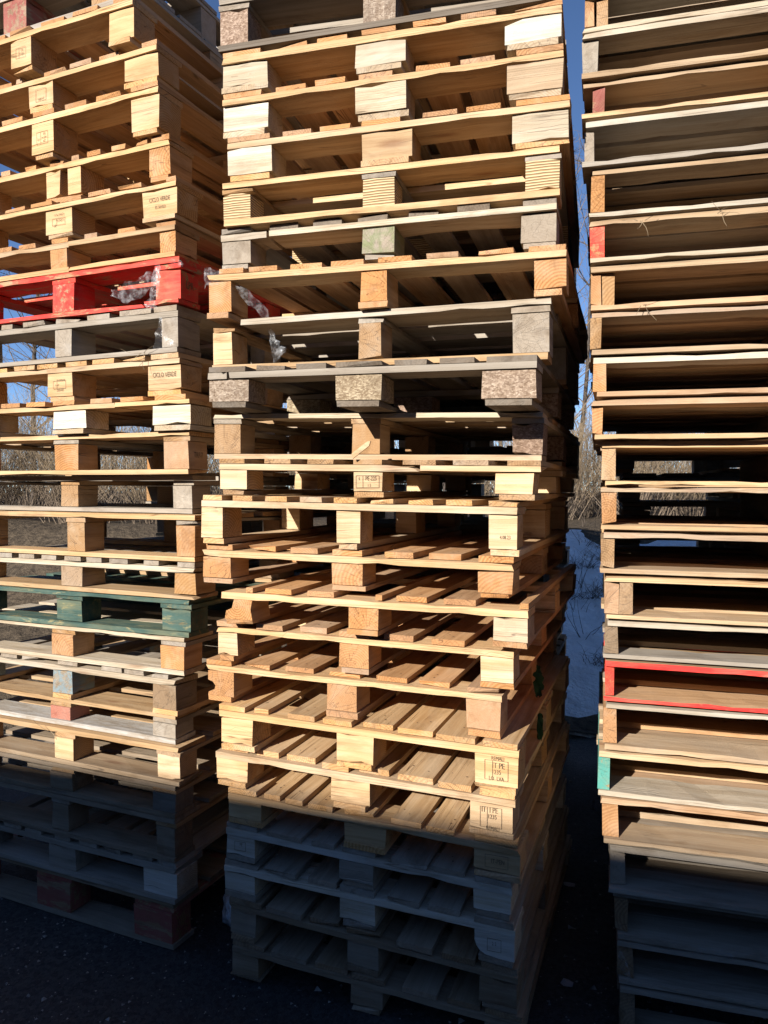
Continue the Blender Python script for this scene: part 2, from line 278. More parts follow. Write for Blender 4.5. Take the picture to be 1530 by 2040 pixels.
# ---- measured pallets, top to bottom: kind, left, right, top heights (m), block spans, deck board spans, setback, tones, block grain, label
MID_TH = [15.5, 15.5, 15.5, 15.5, 15.5, 15.5, 16.5, 17.5, 18, 18.5, 19, 19, 20, 20, 20, 20, 20, 20, 20, 20, 20, 20, 20, 20]
MID = [
('X',-0.514,0.468,3.155,3.126,[(-0.511,-0.419),(-0.063,0.032),(0.39,0.466)],7,0.0,'g','g','ttt','d','sss','pallet cut off by the top edge of the picture in the middle stack'),
('X',-0.515,0.469,3.014,2.984,[(-0.512,-0.42),(-0.063,0.032),(0.391,0.467)],7,0.0,'g','g','ccc','d','ccc','pallet at the top of the middle stack with dark wet bottom board and chipboard blocks'),
('Z',-0.503,0.488,2.856,2.849,[(-0.503,-0.36),(-0.086,0.061),(0.338,0.487)],[(-0.503,-0.381),(-0.323,-0.234),(-0.203,-0.112),(-0.067,0.034),(0.084,0.177),(0.219,0.315),(0.365,0.489)],0.0,'o','y','ppw','p','sss','pallet under the dark wet board,its bright white right block cut at a corner'),
('Z',-0.502,0.493,2.732,2.731,[(-0.502,-0.357),(-0.086,0.063),(0.345,0.492)],[(-0.5,-0.377),(-0.332,-0.239),(-0.208,-0.115),(-0.077,0.022),(0.092,0.187),(0.217,0.311),(0.369,0.493)],0.0,'o','y','wpt','p','sss','pallet in the upper middle stack with a tan right block frayed along its left edge'),
('Z',-0.487,0.51,2.601,2.597,[(-0.486,-0.344),(-0.067,0.08),(0.359,0.507)],[(-0.486,-0.35),(-0.31,-0.221),(-0.193,-0.101),(-0.067,0.047),(0.112,0.208),(0.233,0.328),(0.37,0.511)],0.0,'o','y','wtp','y','sss','pallet with a knotted white left block right above the striped plywood blocks'),
('X',-0.504,0.488,2.469,2.466,[(-0.504,-0.414),(-0.064,0.029),(0.396,0.486)],7,0.0,'f','y','fff','y','lll','pallet with finely striped plywood blocks in the upper middle stack'),
('Z',-0.519,0.479,2.339,2.332,[(-0.517,-0.424),(-0.068,0.027),(0.383,0.477)],[(-0.517,-0.424),(-0.362,-0.27),(-0.222,-0.132),(-0.083,0.007),(0.068,0.153),(0.208,0.298),(0.387,0.477)],0.01,'d','p','ggg','g','eee','grey aged pallet with dark deck ends and a mossy middle block in the middle stack'),
('Z',-0.562,0.506,2.218,2.198,[(-0.558,-0.484),(-0.069,0.011),(0.421,0.505)],[(-0.52,-0.439),(-0.422,-0.328),(-0.289,-0.188),(-0.16,-0.061),(-0.016,0.084),(0.127,0.216),(0.273,0.367),(0.407,0.504)],-0.01,'o','y','ooo','o','eee','pallet with bright orange end grain deck boards and torn film on its left corner'),
('X',-0.565,0.464,2.068,2.063,[(-0.556,-0.492),(-0.08,-0.011),(0.362,0.46)],6,0.01,'g','p','ftg','t','see','pallet with face board snapped short at left,above the large chipboard blocks'),
('Z',-0.525,0.442,1.913,1.898,[(-0.525,-0.395),(-0.117,0.019),(0.298,0.439)],[(-0.523,-0.401),(-0.365,-0.274),(-0.237,-0.145),(-0.117,0.019),(0.056,0.148),(0.184,0.278),(0.309,0.442)],-0.08,'d','g','ccc','d','ccc','old grey pallet with three large speckled chipboard blocks in the middle stack'),
('X',-0.612,0.437,1.794,1.766,[(-0.612,-0.518),(-0.135,-0.047),(0.351,0.436)],6,0.09,'t','p','ttc','y','eec','pallet set back in the shadow of the large chipboard blocks,middle stack'),
('Z',-0.538,0.444,1.646,1.628,[(-0.538,-0.446),(-0.097,-0.008),(0.319,0.425)],[(-0.538,-0.451),(-0.386,-0.298),(-0.241,-0.156),(-0.097,-0.008),(0.053,0.152),(0.202,0.301),(0.353,0.443)],0.0,'t','f','fff','t','sss','pale pallet stamped PE-225 on its middle block'),
('Z',-0.597,0.385,1.534,1.519,[(-0.597,-0.522),(-0.143,-0.069),(0.307,0.383)],[(-0.595,-0.527),(-0.486,-0.417),(-0.374,-0.301),(-0.258,-0.187),(-0.148,-0.076),(-0.035,0.034),(0.078,0.151),(0.187,0.262),(0.307,0.384)],-0.02,'y','f','fff','f','sss','nine board pallet with a cracked right block just below the PE-225 pallet'),
('Z',-0.601,0.375,1.381,1.368,[(-0.602,-0.501),(-0.161,-0.063),(0.274,0.372)],[(-0.594,-0.499),(-0.446,-0.354),(-0.3,-0.209),(-0.158,-0.066),(0.004,0.091),(0.131,0.225),(0.277,0.374)],-0.01,'o','y','ooo','o','eee','golden pallet with curved rings on all three blocks,second below the PE-225 pallet'),
('Z',-0.508,0.421,1.257,1.248,[(-0.498,-0.403),(-0.092,-0.001),(0.329,0.42)],[(-0.425,-0.401),(-0.365,-0.277),(-0.225,-0.14),(-0.013,0.009),(0.048,0.137),(0.186,0.277),(0.396,0.42)],-0.05,'o','y','oof','o','ees','golden pallet whose left block is cut away to a slope at its upper left corner'),
('Z',-0.557,0.374,1.141,1.127,[(-0.555,-0.487),(-0.142,-0.05),(0.283,0.371)],[(-0.557,-0.469),(-0.418,-0.327),(-0.278,-0.189),(-0.142,-0.045),(-0.005,0.084),(0.14,0.237),(0.343,0.373)],0.0,'o','y','fof','o','ses','golden pallet just below the sloped block,left block with dark rough side'),
('Z',-0.596,0.342,1.016,1.002,[(-0.591,-0.497),(-0.182,-0.088),(0.242,0.338)],[(-0.597,-0.506),(-0.461,-0.374),(-0.327,-0.232),(-0.182,-0.083),(-0.031,0.063),(0.099,0.19),(0.245,0.333)],0.0,'o','y','ooo','o','eee','golden pallet with a round notch bitten out of its left block'),
('Z',-0.537,0.393,0.884,0.863,[(-0.532,-0.421),(-0.141,-0.027),(0.271,0.391)],[(-0.538,-0.447),(-0.421,-0.37),(-0.302,-0.214),(-0.185,-0.094),(-0.065,0.027),(0.045,0.149),(0.161,0.273),(0.295,0.39)],-0.02,'y','y','yyy','y','sss','yellow pallet with a faint stamped right block and a sunlit triangle on its deck corner'),
('Z',-0.563,0.38,0.747,0.72,[(-0.564,-0.456),(-0.17,-0.048),(0.253,0.373)],[(-0.555,-0.459),(-0.429,-0.351),(-0.324,-0.229),(-0.199,-0.112),(-0.086,0.009),(0.038,0.144),(0.161,0.257),(0.281,0.379)],0.0,'y','y','yyy','y','sss','yellow pallet half in shade on the shadow line,large stamp on its right block'),
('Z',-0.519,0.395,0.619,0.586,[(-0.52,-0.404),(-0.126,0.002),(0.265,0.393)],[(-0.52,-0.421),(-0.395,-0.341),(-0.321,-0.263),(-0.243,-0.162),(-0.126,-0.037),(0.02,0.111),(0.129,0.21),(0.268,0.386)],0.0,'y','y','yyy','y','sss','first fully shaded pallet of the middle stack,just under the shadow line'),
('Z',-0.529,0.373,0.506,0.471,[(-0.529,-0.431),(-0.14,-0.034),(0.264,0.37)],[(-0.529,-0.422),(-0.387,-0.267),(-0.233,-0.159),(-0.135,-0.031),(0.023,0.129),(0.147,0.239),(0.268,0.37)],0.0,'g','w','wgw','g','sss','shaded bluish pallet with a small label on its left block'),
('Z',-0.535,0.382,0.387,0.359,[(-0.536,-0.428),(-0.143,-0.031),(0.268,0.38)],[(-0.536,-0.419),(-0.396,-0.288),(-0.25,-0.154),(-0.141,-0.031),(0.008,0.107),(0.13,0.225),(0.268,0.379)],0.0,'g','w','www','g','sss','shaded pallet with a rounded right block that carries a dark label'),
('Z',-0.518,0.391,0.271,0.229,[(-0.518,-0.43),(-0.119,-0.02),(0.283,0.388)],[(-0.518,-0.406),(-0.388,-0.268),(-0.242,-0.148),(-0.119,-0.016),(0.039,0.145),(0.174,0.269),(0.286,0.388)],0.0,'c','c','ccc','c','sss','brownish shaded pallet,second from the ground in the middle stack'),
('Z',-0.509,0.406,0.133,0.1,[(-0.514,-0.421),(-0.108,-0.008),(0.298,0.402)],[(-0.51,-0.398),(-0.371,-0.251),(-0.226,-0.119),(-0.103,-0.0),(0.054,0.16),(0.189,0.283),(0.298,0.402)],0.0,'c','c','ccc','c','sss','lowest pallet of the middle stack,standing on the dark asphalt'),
]
LEFT = [
('X',-1.253,-0.304,3.498,3.494,[(-1.251,-1.147),(-0.835,-0.722),(-0.415,-0.309)],7,0.0,'g','g','ttt','g','sss','pallet cut off by the top edge of the picture in the left stack'),
('X',-1.214,-0.274,3.325,3.321,[(-1.212,-1.108),(-0.8,-0.688),(-0.384,-0.278)],7,0.0,'g','g','tmt','g','eee','pallet at the top of the left stack with grey bottom board and dull red block'),
('Z',-1.178,-0.183,3.174,3.17,[(-1.176,-1.076),(-0.729,-0.632),(-0.289,-0.187)],[(-1.12,-1.021),(-0.991,-0.893),(-0.863,-0.764),(-0.734,-0.639),(-0.591,-0.484),(-0.442,-0.333),(-0.268,-0.185)],-0.02,'o','y','yyy','y','sss','pallet shifted farthest left near the top of the left stack,stamped middle block'),
('Z',-1.143,-0.104,3.021,3.017,[(-1.141,-1.004),(-0.681,-0.566),(-0.245,-0.106)],[(-1.039,-0.966),(-0.935,-0.862),(-0.832,-0.768),(-0.738,-0.709),(-0.609,-0.509),(-0.481,-0.384),(-0.355,-0.267),(-0.167,-0.104)],0.0,'o','y','yyy','y','sss','pallet in the upper left stack with a scrawled stamp,below the one shifted left'),
('Z',-1.128,-0.1,2.887,2.883,[(-1.126,-1.013),(-0.665,-0.563),(-0.215,-0.1)],[(-1.08,-0.976),(-0.946,-0.842),(-0.812,-0.709),(-0.657,-0.556),(-0.507,-0.408),(-0.365,-0.262),(-0.213,-0.1)],0.0,'o','y','yyy','y','sss','pallet with a boxed stamp right above the pair of narrow middle blocks,left stack'),
('Z',-1.023,-0.071,2.721,2.717,[(-1.021,-0.936),(-0.629,-0.465),(-0.16,-0.073)],[(-0.935,-0.88),(-0.85,-0.804),(-0.738,-0.681),(-0.612,-0.552),(-0.505,-0.47),(-0.429,-0.369),(-0.32,-0.259),(-0.213,-0.165),(-0.15,-0.075)],0.02,'o','y','yyo','o','sse','pallet with two narrow blocks side by side at its middle in the left stack'),
('Z',-1.067,-0.03,2.57,2.566,[(-1.065,-0.927),(-0.61,-0.487),(-0.172,-0.032)],[(-1.046,-0.956),(-0.926,-0.836),(-0.806,-0.705),(-0.676,-0.574),(-0.538,-0.44),(-0.404,-0.306),(-0.275,-0.174),(-0.072,-0.032)],0.0,'o','y','yyy','y','sss','pallet with lettered right block in the upper left stack,second above the red pallet'),
('P',-1.057,-0.041,2.434,2.43,[(-1.055,-0.993),(-0.587,-0.511),(-0.107,-0.043)],[(-0.952,-0.878),(-0.848,-0.775),(-0.745,-0.663),(-0.582,-0.506),(-0.43,-0.373),(-0.286,-0.212),(-0.123,-0.045)],0.01,'o','t','ooo','o','eee','orange pallet with an uneven split face board,resting on the red pallet'),
('X',-1.038,-0.018,2.31,2.306,[(-1.036,-0.938),(-0.579,-0.477),(-0.122,-0.022)],6,0.0,'r','r','rrr','r','ees','bright red painted pallet in the left stack'),
('P',-1.038,-0.028,2.155,2.151,[(-1.036,-0.973),(-0.572,-0.494),(-0.093,-0.028)],[(-0.968,-0.869),(-0.839,-0.782),(-0.729,-0.625),(-0.57,-0.466),(-0.424,-0.323),(-0.274,-0.139),(-0.128,-0.032)],0.0,'g','g','ggg','g','eee','grey weathered pallet right under the red pallet,film hanging at its right block'),
('Z',-1.091,-0.021,2.0,1.996,[(-1.089,-0.956),(-0.616,-0.496),(-0.158,-0.023)],[(-1.019,-0.92),(-0.89,-0.822),(-0.781,-0.675),(-0.665,-0.565),(-0.527,-0.427),(-0.399,-0.3),(-0.27,-0.168),(-0.141,-0.025)],0.0,'y','y','yyy','y','sss','clean yellow pallet stamped CICLO VERDE on its right block'),
('Z',-1.006,0.034,1.862,1.858,[(-1.004,-0.855),(-0.561,-0.411),(-0.119,0.032)],[(-0.938,-0.838),(-0.808,-0.715),(-0.685,-0.594),(-0.556,-0.455),(-0.384,-0.288),(-0.257,-0.163),(-0.106,0.018)],-0.02,'o','y','www','p','sss','pallet with bright white blocks and a split face board in the left stack'),
('X',-1.07,0.013,1.744,1.74,[(-1.068,-0.968),(-0.584,-0.473),(-0.091,0.011)],6,0.0,'t','y','ooo','y','eee','pallet with orange blocks and a rough flaked yellow top board in the left stack'),
('X',-1.124,-0.019,1.602,1.598,[(-1.122,-1.044),(-0.613,-0.53),(-0.101,-0.021)],6,0.06,'g','g','ttg','g','eee','pallet at eye level of the left stack with a dark shadowed top board'),
('X',-1.011,0.035,1.471,1.467,[(-1.009,-0.936),(-0.529,-0.447),(-0.042,0.033)],6,0.0,'t','y','tto','y','eee','tan pallet with open see-through sides directly below the dark topped left pallet'),
('P',-1.055,0.033,1.316,1.312,[(-1.053,-0.968),(-0.561,-0.461),(-0.056,0.031)],[(-0.98,-0.907),(-0.877,-0.803),(-0.773,-0.694),(-0.654,-0.58),(-0.544,-0.468),(-0.435,-0.364),(-0.332,-0.25),(-0.183,-0.119),(-0.038,0.031)],0.0,'g','p','ttt','t','eee','pallet with seven grey deck ends and frayed face board above the dark green pallet'),
('X',-1.043,0.012,1.192,1.188,[(-1.041,-0.925),(-0.575,-0.456),(-0.108,0.01)],6,0.0,'e','e','eee','e','sss','dark green painted pallet in the left stack'),
('X',-1.094,-0.012,1.067,1.063,[(-1.092,-0.999),(-0.605,-0.501),(-0.109,-0.014)],6,0.0,'p','p','ooo','p','eee','pallet with a red sprayed stripe on its right side,below the green pallet'),
('Z',-1.086,-0.048,0.939,0.935,[(-1.084,-0.989),(-0.614,-0.52),(-0.149,-0.052)],[(-0.992,-0.907),(-0.877,-0.793),(-0.763,-0.687),(-0.587,-0.491),(-0.374,-0.282),(-0.271,-0.185),(-0.151,-0.079)],0.0,'g','p','bbc','y','eee','pallet with a blue stained middle block in the lower left stack'),
('X',-1.114,-0.068,0.799,0.795,[(-1.112,-1.021),(-0.639,-0.543),(-0.163,-0.07)],6,0.02,'t','t','nng','g','eee','pallet with red ringed end grain on its middle block and a whitened bottom board'),
('X',-1.058,-0.036,0.698,0.694,[(-1.056,-0.968),(-0.592,-0.502),(-0.13,-0.04)],6,0.0,'t','t','fff','t','sss','pallet on the shadow line in the left stack,lit upper edge and pale right block'),
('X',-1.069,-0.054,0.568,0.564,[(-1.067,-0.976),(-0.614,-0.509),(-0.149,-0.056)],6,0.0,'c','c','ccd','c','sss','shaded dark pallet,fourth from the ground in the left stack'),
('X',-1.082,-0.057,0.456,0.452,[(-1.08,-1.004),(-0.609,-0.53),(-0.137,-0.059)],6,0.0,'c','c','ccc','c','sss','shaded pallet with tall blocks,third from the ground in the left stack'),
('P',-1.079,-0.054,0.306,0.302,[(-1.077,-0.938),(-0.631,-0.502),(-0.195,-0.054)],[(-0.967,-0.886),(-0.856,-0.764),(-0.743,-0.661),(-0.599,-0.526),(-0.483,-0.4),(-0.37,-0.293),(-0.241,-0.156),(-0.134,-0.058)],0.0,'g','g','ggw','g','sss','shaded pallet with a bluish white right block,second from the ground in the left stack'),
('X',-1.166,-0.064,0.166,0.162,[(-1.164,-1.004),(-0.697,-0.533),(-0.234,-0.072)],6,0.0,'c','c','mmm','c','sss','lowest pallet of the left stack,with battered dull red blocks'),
]
RIGHT = [
(-0.047,1.033,3.031,3.022,[(-0.044,-0.011)],0.0,'t','t','t','pallet cut off by the top edge of the picture in the right stack'),
(-0.046,1.034,2.916,2.907,[(-0.043,-0.018),(-0.014,0.018)],0.0,'g','o','p','pallet at the top of the right stack with twin stringer ends'),
(-0.052,1.028,2.803,2.794,[(-0.052,-0.008)],-0.01,'p','g','t','pallet with a rounded grey stringer and splintered bottom board,above the dull red stringer'),
(-0.048,1.032,2.674,2.665,[(-0.022,0.012)],0.0,'t','m','y','pallet with a dull red stringer in the upper right stack'),
(-0.045,1.035,2.565,2.556,[(-0.045,-0.015)],0.0,'p','g','g','pallet with a bright top board and dark grey worn stringer in the upper right stack'),
(-0.028,1.052,2.433,2.424,[(-0.028,0.014)],0.0,'t','o','p','pallet with a crumbled orange stringer that bulges on its right in the upper right stack'),
(-0.028,1.052,2.297,2.288,[(-0.027,0.013)],0.0,'t','n','p','pallet with a stringer sprayed vivid red in the right stack'),
(-0.027,1.053,2.172,2.163,[(-0.026,0.006),(0.009,0.041)],0.02,'t','o','o','pallet with two orange stringers side by side,next below the red sprayed one'),
(-0.027,1.053,2.042,2.033,[(-0.026,0.007)],0.0,'o','t','t','pallet with a plain tan stringer in the right stack,above the blue-white top board'),
(-0.017,1.063,1.92,1.911,[(-0.017,0.02)],0.01,'w','o','o','pallet with a bluish white top board in the right stack'),
(-0.019,1.061,1.801,1.792,[(-0.019,0.013)],0.0,'o','o','y','orange pallet with a slim stringer above eye level in the right stack'),
(0.008,1.088,1.684,1.675,[(0.009,0.048)],0.02,'y','y','y','yellow pallet with a torn shredded upper left corner in the right stack'),
(0.009,1.089,1.558,1.549,[(0.01,0.05)],0.02,'y','o','y','pallet at eye level of the right stack,splintered oval orange stringer'),
(0.008,1.088,1.431,1.422,[(0.01,0.047)],0.01,'o','t','t','pallet with a thin pinkish top board and pale cracked stringer in the right stack'),
(0.016,1.096,1.309,1.3,[(0.017,0.059),(0.062,0.099)],0.0,'y','o','y','pallet with two smooth rounded orange stringers in the lower right stack'),
(0.021,1.101,1.184,1.175,[(0.022,0.059)],0.0,'p','c','g','pallet with a brown stringer and pale grey bottom board,above the red edged pallet'),
(0.022,1.102,1.073,1.064,[(0.022,0.05)],0.0,'r','r','n','pallet with red painted boards and stringer in the lower right stack'),
(0.018,1.098,0.954,0.945,[(0.019,0.057)],0.0,'p','o','y','pallet between the red edged pallet and the teal stringer'),
(0.004,1.084,0.818,0.809,[(0.004,0.042)],0.0,'y','l','p','pallet with a teal green stringer in the right stack'),
(0.017,1.097,0.685,0.676,[(0.018,0.064)],0.0,'o','o','t','pallet below the teal stringer,its worn bottom board on the shadow line'),
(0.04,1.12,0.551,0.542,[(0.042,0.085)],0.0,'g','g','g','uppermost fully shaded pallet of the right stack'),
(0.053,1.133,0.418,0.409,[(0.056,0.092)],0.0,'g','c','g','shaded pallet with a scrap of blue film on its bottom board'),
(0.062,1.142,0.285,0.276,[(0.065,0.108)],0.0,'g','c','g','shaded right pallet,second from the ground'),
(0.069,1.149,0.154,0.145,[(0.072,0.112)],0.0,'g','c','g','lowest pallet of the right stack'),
]
# ------------------------------------------------------------------ the setting
def sheet(name, nx, ny, fx, mat, kind='structure'):
    vs = [fx(i/nx, j/ny) for j in range(ny+1) for i in range(nx+1)]
    fs = [(j*(nx+1)+i, j*(nx+1)+i+1, (j+1)*(nx+1)+i+1, (j+1)*(nx+1)+i) for j in range(ny) for i in range(nx)]
    ob = link(name, mesh_of(name, vs, fs, True), None, mat); ob['kind'] = kind; return ob
def make_asphalt():
    g = G('damp_asphalt'); tc = g.new('ShaderNodeTexCoord'); P = tc.outputs['Object']
    n = g.noise(P, 140, 3, .7); big = g.noise(P, 1.4, 5, .6); v = g.new('ShaderNodeTexVoronoi'); g.put(v.inputs['Vector'], P); g.put(v.inputs['Scale'], 95)
    k = g.new_sep(v.outputs['Color'])
    c = g.mix(k, (.022, .022, .024), (.060, .060, .062)); c = g.mix(g.ramp(big, .35, .65), g.vm('MULTIPLY', c, (.55, .56, .6)), c)
    c = g.mix(g.ramp(n, .70, .80, 0, .6), c, (.16, .15, .14))
    g.bump(g.math('ADD', k, n), .9, .006); return g.done(c, g.ramp(big, .3, .7, .55, .9), .3)
def make_snow():
    g = G('old_snow'); tc = g.new('ShaderNodeTexCoord'); P = tc.outputs['Object']; n = g.noise(P, 9, 5, .6); d = g.noise(P, 4.2, 6, .75, .8); s = g.noise(P, 60, 3, .7)
    c = g.mix(g.ramp(d, .60, .74, 0, .4), (.82, .84, .87), (.34, .31, .27)); c = g.mix(g.ramp(s, .70, .77, 0, .6), c, (.10, .08, .06)); g.bump(g.math('ADD', n, d), 1.0, .08); return g.done(c, .7, .3)
GH = 420.0
ground = link('ground', mesh_of('ground', [(-GH, -GH, 0), (GH, -GH, 0), (GH, GH, 0), (-GH, GH, 0)], [(0, 1, 2, 3)]), None, make_asphalt()); ground['kind'] = 'structure'
def snow_h(x, y):
    y = y+.35*math.sin(x*1.7)+.25*noise.noise(Vector((x*.9, y*.4, 3)))
    rise = .02+.28*max(0, min(1, (y-4.9)/.9))+.86*max(0, min(1, (y-5.8)/2.2))**1.25
    return rise+.10*noise.noise(Vector((x*.8, y*.8, 0)))*min(1, max(0, y-5.0))+.03*noise.noise(Vector((x*3, y*3, 5)))*min(1, max(0, y-4.9))-.06*max(0, 5.2-y)
def snow_pt(a, b):
    x = -30+70*a; y = 4.75+55*b**2.0
    return (x, y, snow_h(x, y)-.004)
def make_earth():
    g = G('frozen_earth'); tc = g.new('ShaderNodeTexCoord'); P = tc.outputs['Object']; n = g.noise(P, 14, 6, .7)
    g.bump(n, 1.0, .05); return g.done(g.mix(g.ramp(n, .35, .65), (.045, .036, .028), (.13, .10, .07)), .95, .1)
sheet('terrain', 120, 60, snow_pt, make_earth())
def snow_pt2(a, b):
    x = .2+9*a; y = 4.75+3.6*b
    edge = min(1, 4*min(a+.02*math.sin(b*40), b+.01, 1-a, 1-b))
    return (x, y, snow_h(x, y)+.07*edge-.03)
sheet('snow_bank', 60, 40, snow_pt2, make_snow())

# loose grit on the asphalt in front of the stacks
gv, gf = [], []
for i in range(4200):
    x = rng.uniform(-2.4, 2.2); y = rng.uniform(1.0, 2.9) if i % 3 else rng.uniform(1.9, 4.6)
    s = rng.choice((.0025, .003, .004, .006)) if i % 30 else rng.uniform(.008, .014); b = len(gv)
    for a, h in ((0, 0), (2.1, 0), (4.2, 0)): gv.append((x+s*math.cos(a+i)*rng.uniform(.7, 1.3), y+s*math.sin(a+i)*rng.uniform(.7, 1.3), .001))
    gv.append((x+rng.uniform(-.3, .3)*s, y, s*rng.uniform(.5, 1.0)+.001)); gf += [(b, b+1, b+3), (b+1, b+2, b+3), (b+2, b, b+3)]
grit = link('grit', mesh_of('grit', gv, gf), None, make_flat('grey_grit', (.20, .19, .18), .9, .7, 30)); grit['kind'] = 'stuff'
tag(grit, 'fine grey grit strewn over the dark asphalt', 'grit')

# warehouse across the yard: its eave throws the shade over the foot of the stacks
TH = R(19); bu = Vector((math.cos(TH), -math.sin(TH), 0)); bd = Vector((math.sin(TH), math.cos(TH), 0))
base = Vector((0, 2.2, 0))-bd*9.0
hall = link('warehouse', None, None, None, base-bd*5, (0, 0, -TH))
tag(hall, 'grey metal clad warehouse across the yard, facing the stacks', 'warehouse')
EAVE = .575+9.0*math.tan(R(SUN_EL))/math.cos(R(SUN_AZ-19))
def box(name, parent, lo, hi, mat):
    x0, y0, z0 = lo; x1, y1, z1 = hi
    v = [(x0, y0, z0), (x1, y0, z0), (x1, y1, z0), (x0, y1, z0), (x0, y0, z1), (x1, y0, z1), (x1, y1, z1), (x0, y1, z1)]
    return link(name, mesh_of(name, v, [(0, 3, 2, 1), (4, 5, 6, 7), (0, 1, 5, 4), (1, 2, 6, 5), (2, 3, 7, 6), (3, 0, 4, 7)]), parent, mat)
cv, cf = [], []
for i in range(241):      # ribbed cladding
    x = -24+i*.2; y = 4.96+(.03 if i % 2 else 0); cv += [(x, y, 0), (x, y, EAVE-.30)]
    if i: b = 2*i; cf.append((b-2, b, b+1, b-1))
link('cladding', mesh_of('cladding', cv, cf), hall, MAT['steel'])
box('wall', hall, (-24, -5, 0), (24, 4.94, EAVE-.28), MAT['steel'])
link('roof', mesh_of('roof', [(-24.4, 5.0, EAVE-.06), (24.4, 5.0, EAVE-.06), (24.4, 0, EAVE+.5), (-24.4, 0, EAVE+.5), (24.4, -5.4, EAVE-.1), (-24.4, -5.4, EAVE-.1),
     (-24.4, 5.0, EAVE-.26), (24.4, 5.0, EAVE-.26), (24.4, 0, EAVE-.2), (-24.4, 0, EAVE-.2), (24.4, -5.4, EAVE-.28), (-24.4, -5.4, EAVE-.28)],
     [(0, 1, 2, 3), (3, 2, 4, 5), (7, 6, 9, 8), (8, 9, 11, 10), (6, 7, 1, 0), (4, 10, 11, 5), (1, 7, 8, 2), (2, 8, 10, 4), (6, 0, 3, 9), (9, 3, 5, 11)]), hall, MAT['steel'])
gut = box('gutter', hall, (-24.4, 5.002, EAVE-.12), (24.4, 5.10, EAVE), MAT['steel'])
for k in range(3):
    dr = box('roller_door', hall, (-14+k*11, 4.995, 0), (-10+k*11, 5.06, 3.4), make_flat('door_blue_%d' % k, (.06, .10, .16), .5))

# ------------------------------------------------------------------ bare shrubs and trees behind the stacks
def tube(vs, fs, pts, r0, r1, k=3):
    b0 = len(vs); n = len(pts)
    for i, p in enumerate(pts):
        t = (pts[min(n-1, i+1)]-pts[max(0, i-1)]).normalized(); a = t.orthogonal().normalized(); c = t.cross(a); r = r0+(r1-r0)*i/(n-1)
        for q in range(k): vs.append(p+(a*math.cos(2*math.pi*q/k)+c*math.sin(2*math.pi*q/k))*r)
    for i in range(n-1):
        for q in range(k): fs.append((b0+i*k+q, b0+i*k+(q+1) % k, b0+(i+1)*k+(q+1) % k, b0+(i+1)*k+q))
def grow(r, p, d, length, seg, wob, up):
    pts = [p.copy()]
    for i in range(seg):
        d = (d+Vector((r.uniform(-wob, wob), r.uniform(-wob, wob), r.uniform(-wob, wob)+up))).normalized(); p = p+d*length/seg; pts.append(p.copy())
    return pts
def shrub_meshes(seed, h, n, spread):
    r = random.Random(seed); sv, sf, tv, tf = [], [], [], []
    for i in range(n):
        a = r.uniform(0, 6.283); rad = r.uniform(0, .45)*spread; p = Vector((math.cos(a)*rad, math.sin(a)*rad, -.05))
        d = Vector((math.cos(a)*r.uniform(.05, .5)*spread, math.sin(a)*r.uniform(.05, .5)*spread, 1)).normalized(); L = h*r.uniform(.5, 1.05)
        pts = grow(r, p, d, L, 6, .14, .03); tube(sv, sf, pts, .0085, .002)
        for q in range(11):
            j = r.randint(2, 5); dd = (pts[j]-pts[j-1]).normalized()+Vector((r.uniform(-.8, .8), r.uniform(-.8, .8), r.uniform(-.1, .5)))
            tw = grow(r, pts[j], dd.normalized(), L*r.uniform(.15, .42), 3, .22, .03); tube(tv, tf, tw, .0034, .0012)
    return mesh_of('stem', sv, sf), mesh_of('twigs', tv, tf)
bark = make_flat('dry_brown_bark', (.15, .115, .085), .9, .5, 25); straw = make_flat('dry_straw_twigs', (.22, .165, .105), .9, .5, 18)
dark_bark = make_flat('dark_bark', (.075, .06, .05), .9, .4, 20); birch = make_flat('pale_birch_bark', (.55, .52, .48), .8, .5, 14)
kinds = [shrub_meshes(5+i, 2.6+.5*i, 62, 1.0+.15*i) for i in range(3)]
for s, t in kinds: s.materials.append(bark); t.materials.append(straw)
shrub_spots = [(2.25, 10.2, .95), (2.75, 10.6, 1.0), (3.3, 10.0, .9), (1.7, 10.6, 1.05), (2.5, 12.2, 1.1), (3.6, 12.0, 1.15), (4.4, 11.0, .95),
    (-2.6, 8.6, .8), (-3.6, 9.0, .9), (-4.5, 8.8, .85), (-5.4, 9.4, 1.0), (-1.6, 9.2, .9), (-3.1, 11.0, 1.15), (-4.4, 11.4, 1.2), (-6.3, 10.4, 1.0), (-2.0, 11.6, 1.2), (-5.6, 12.2, 1.25), (-.8, 10.4, 1.0),
    (5.6, 10.4, 1.0), (6.6, 11.2, 1.1), (7.6, 10.6, 1.0), (4.9, 13.0, 1.2)]
for i, (x, y, s) in enumerate(shrub_spots):
    e = link('bare_shrub', None, None, None, (x, y, snow_h(x, y)), (0, 0, i*1.37)); e.scale = (s*.75, s*.75, s*.52)
    side = 'right gap' if x > .8 else 'openings of the left stack'
    tag(e, 'bare straw brown shrub on the snow bank, seen through the '+side, 'shrub', 'bare shrubs beyond the stacks, '+side)
    a, b = kinds[i % 3]; link('stem', a, e); link('twigs', b, e)
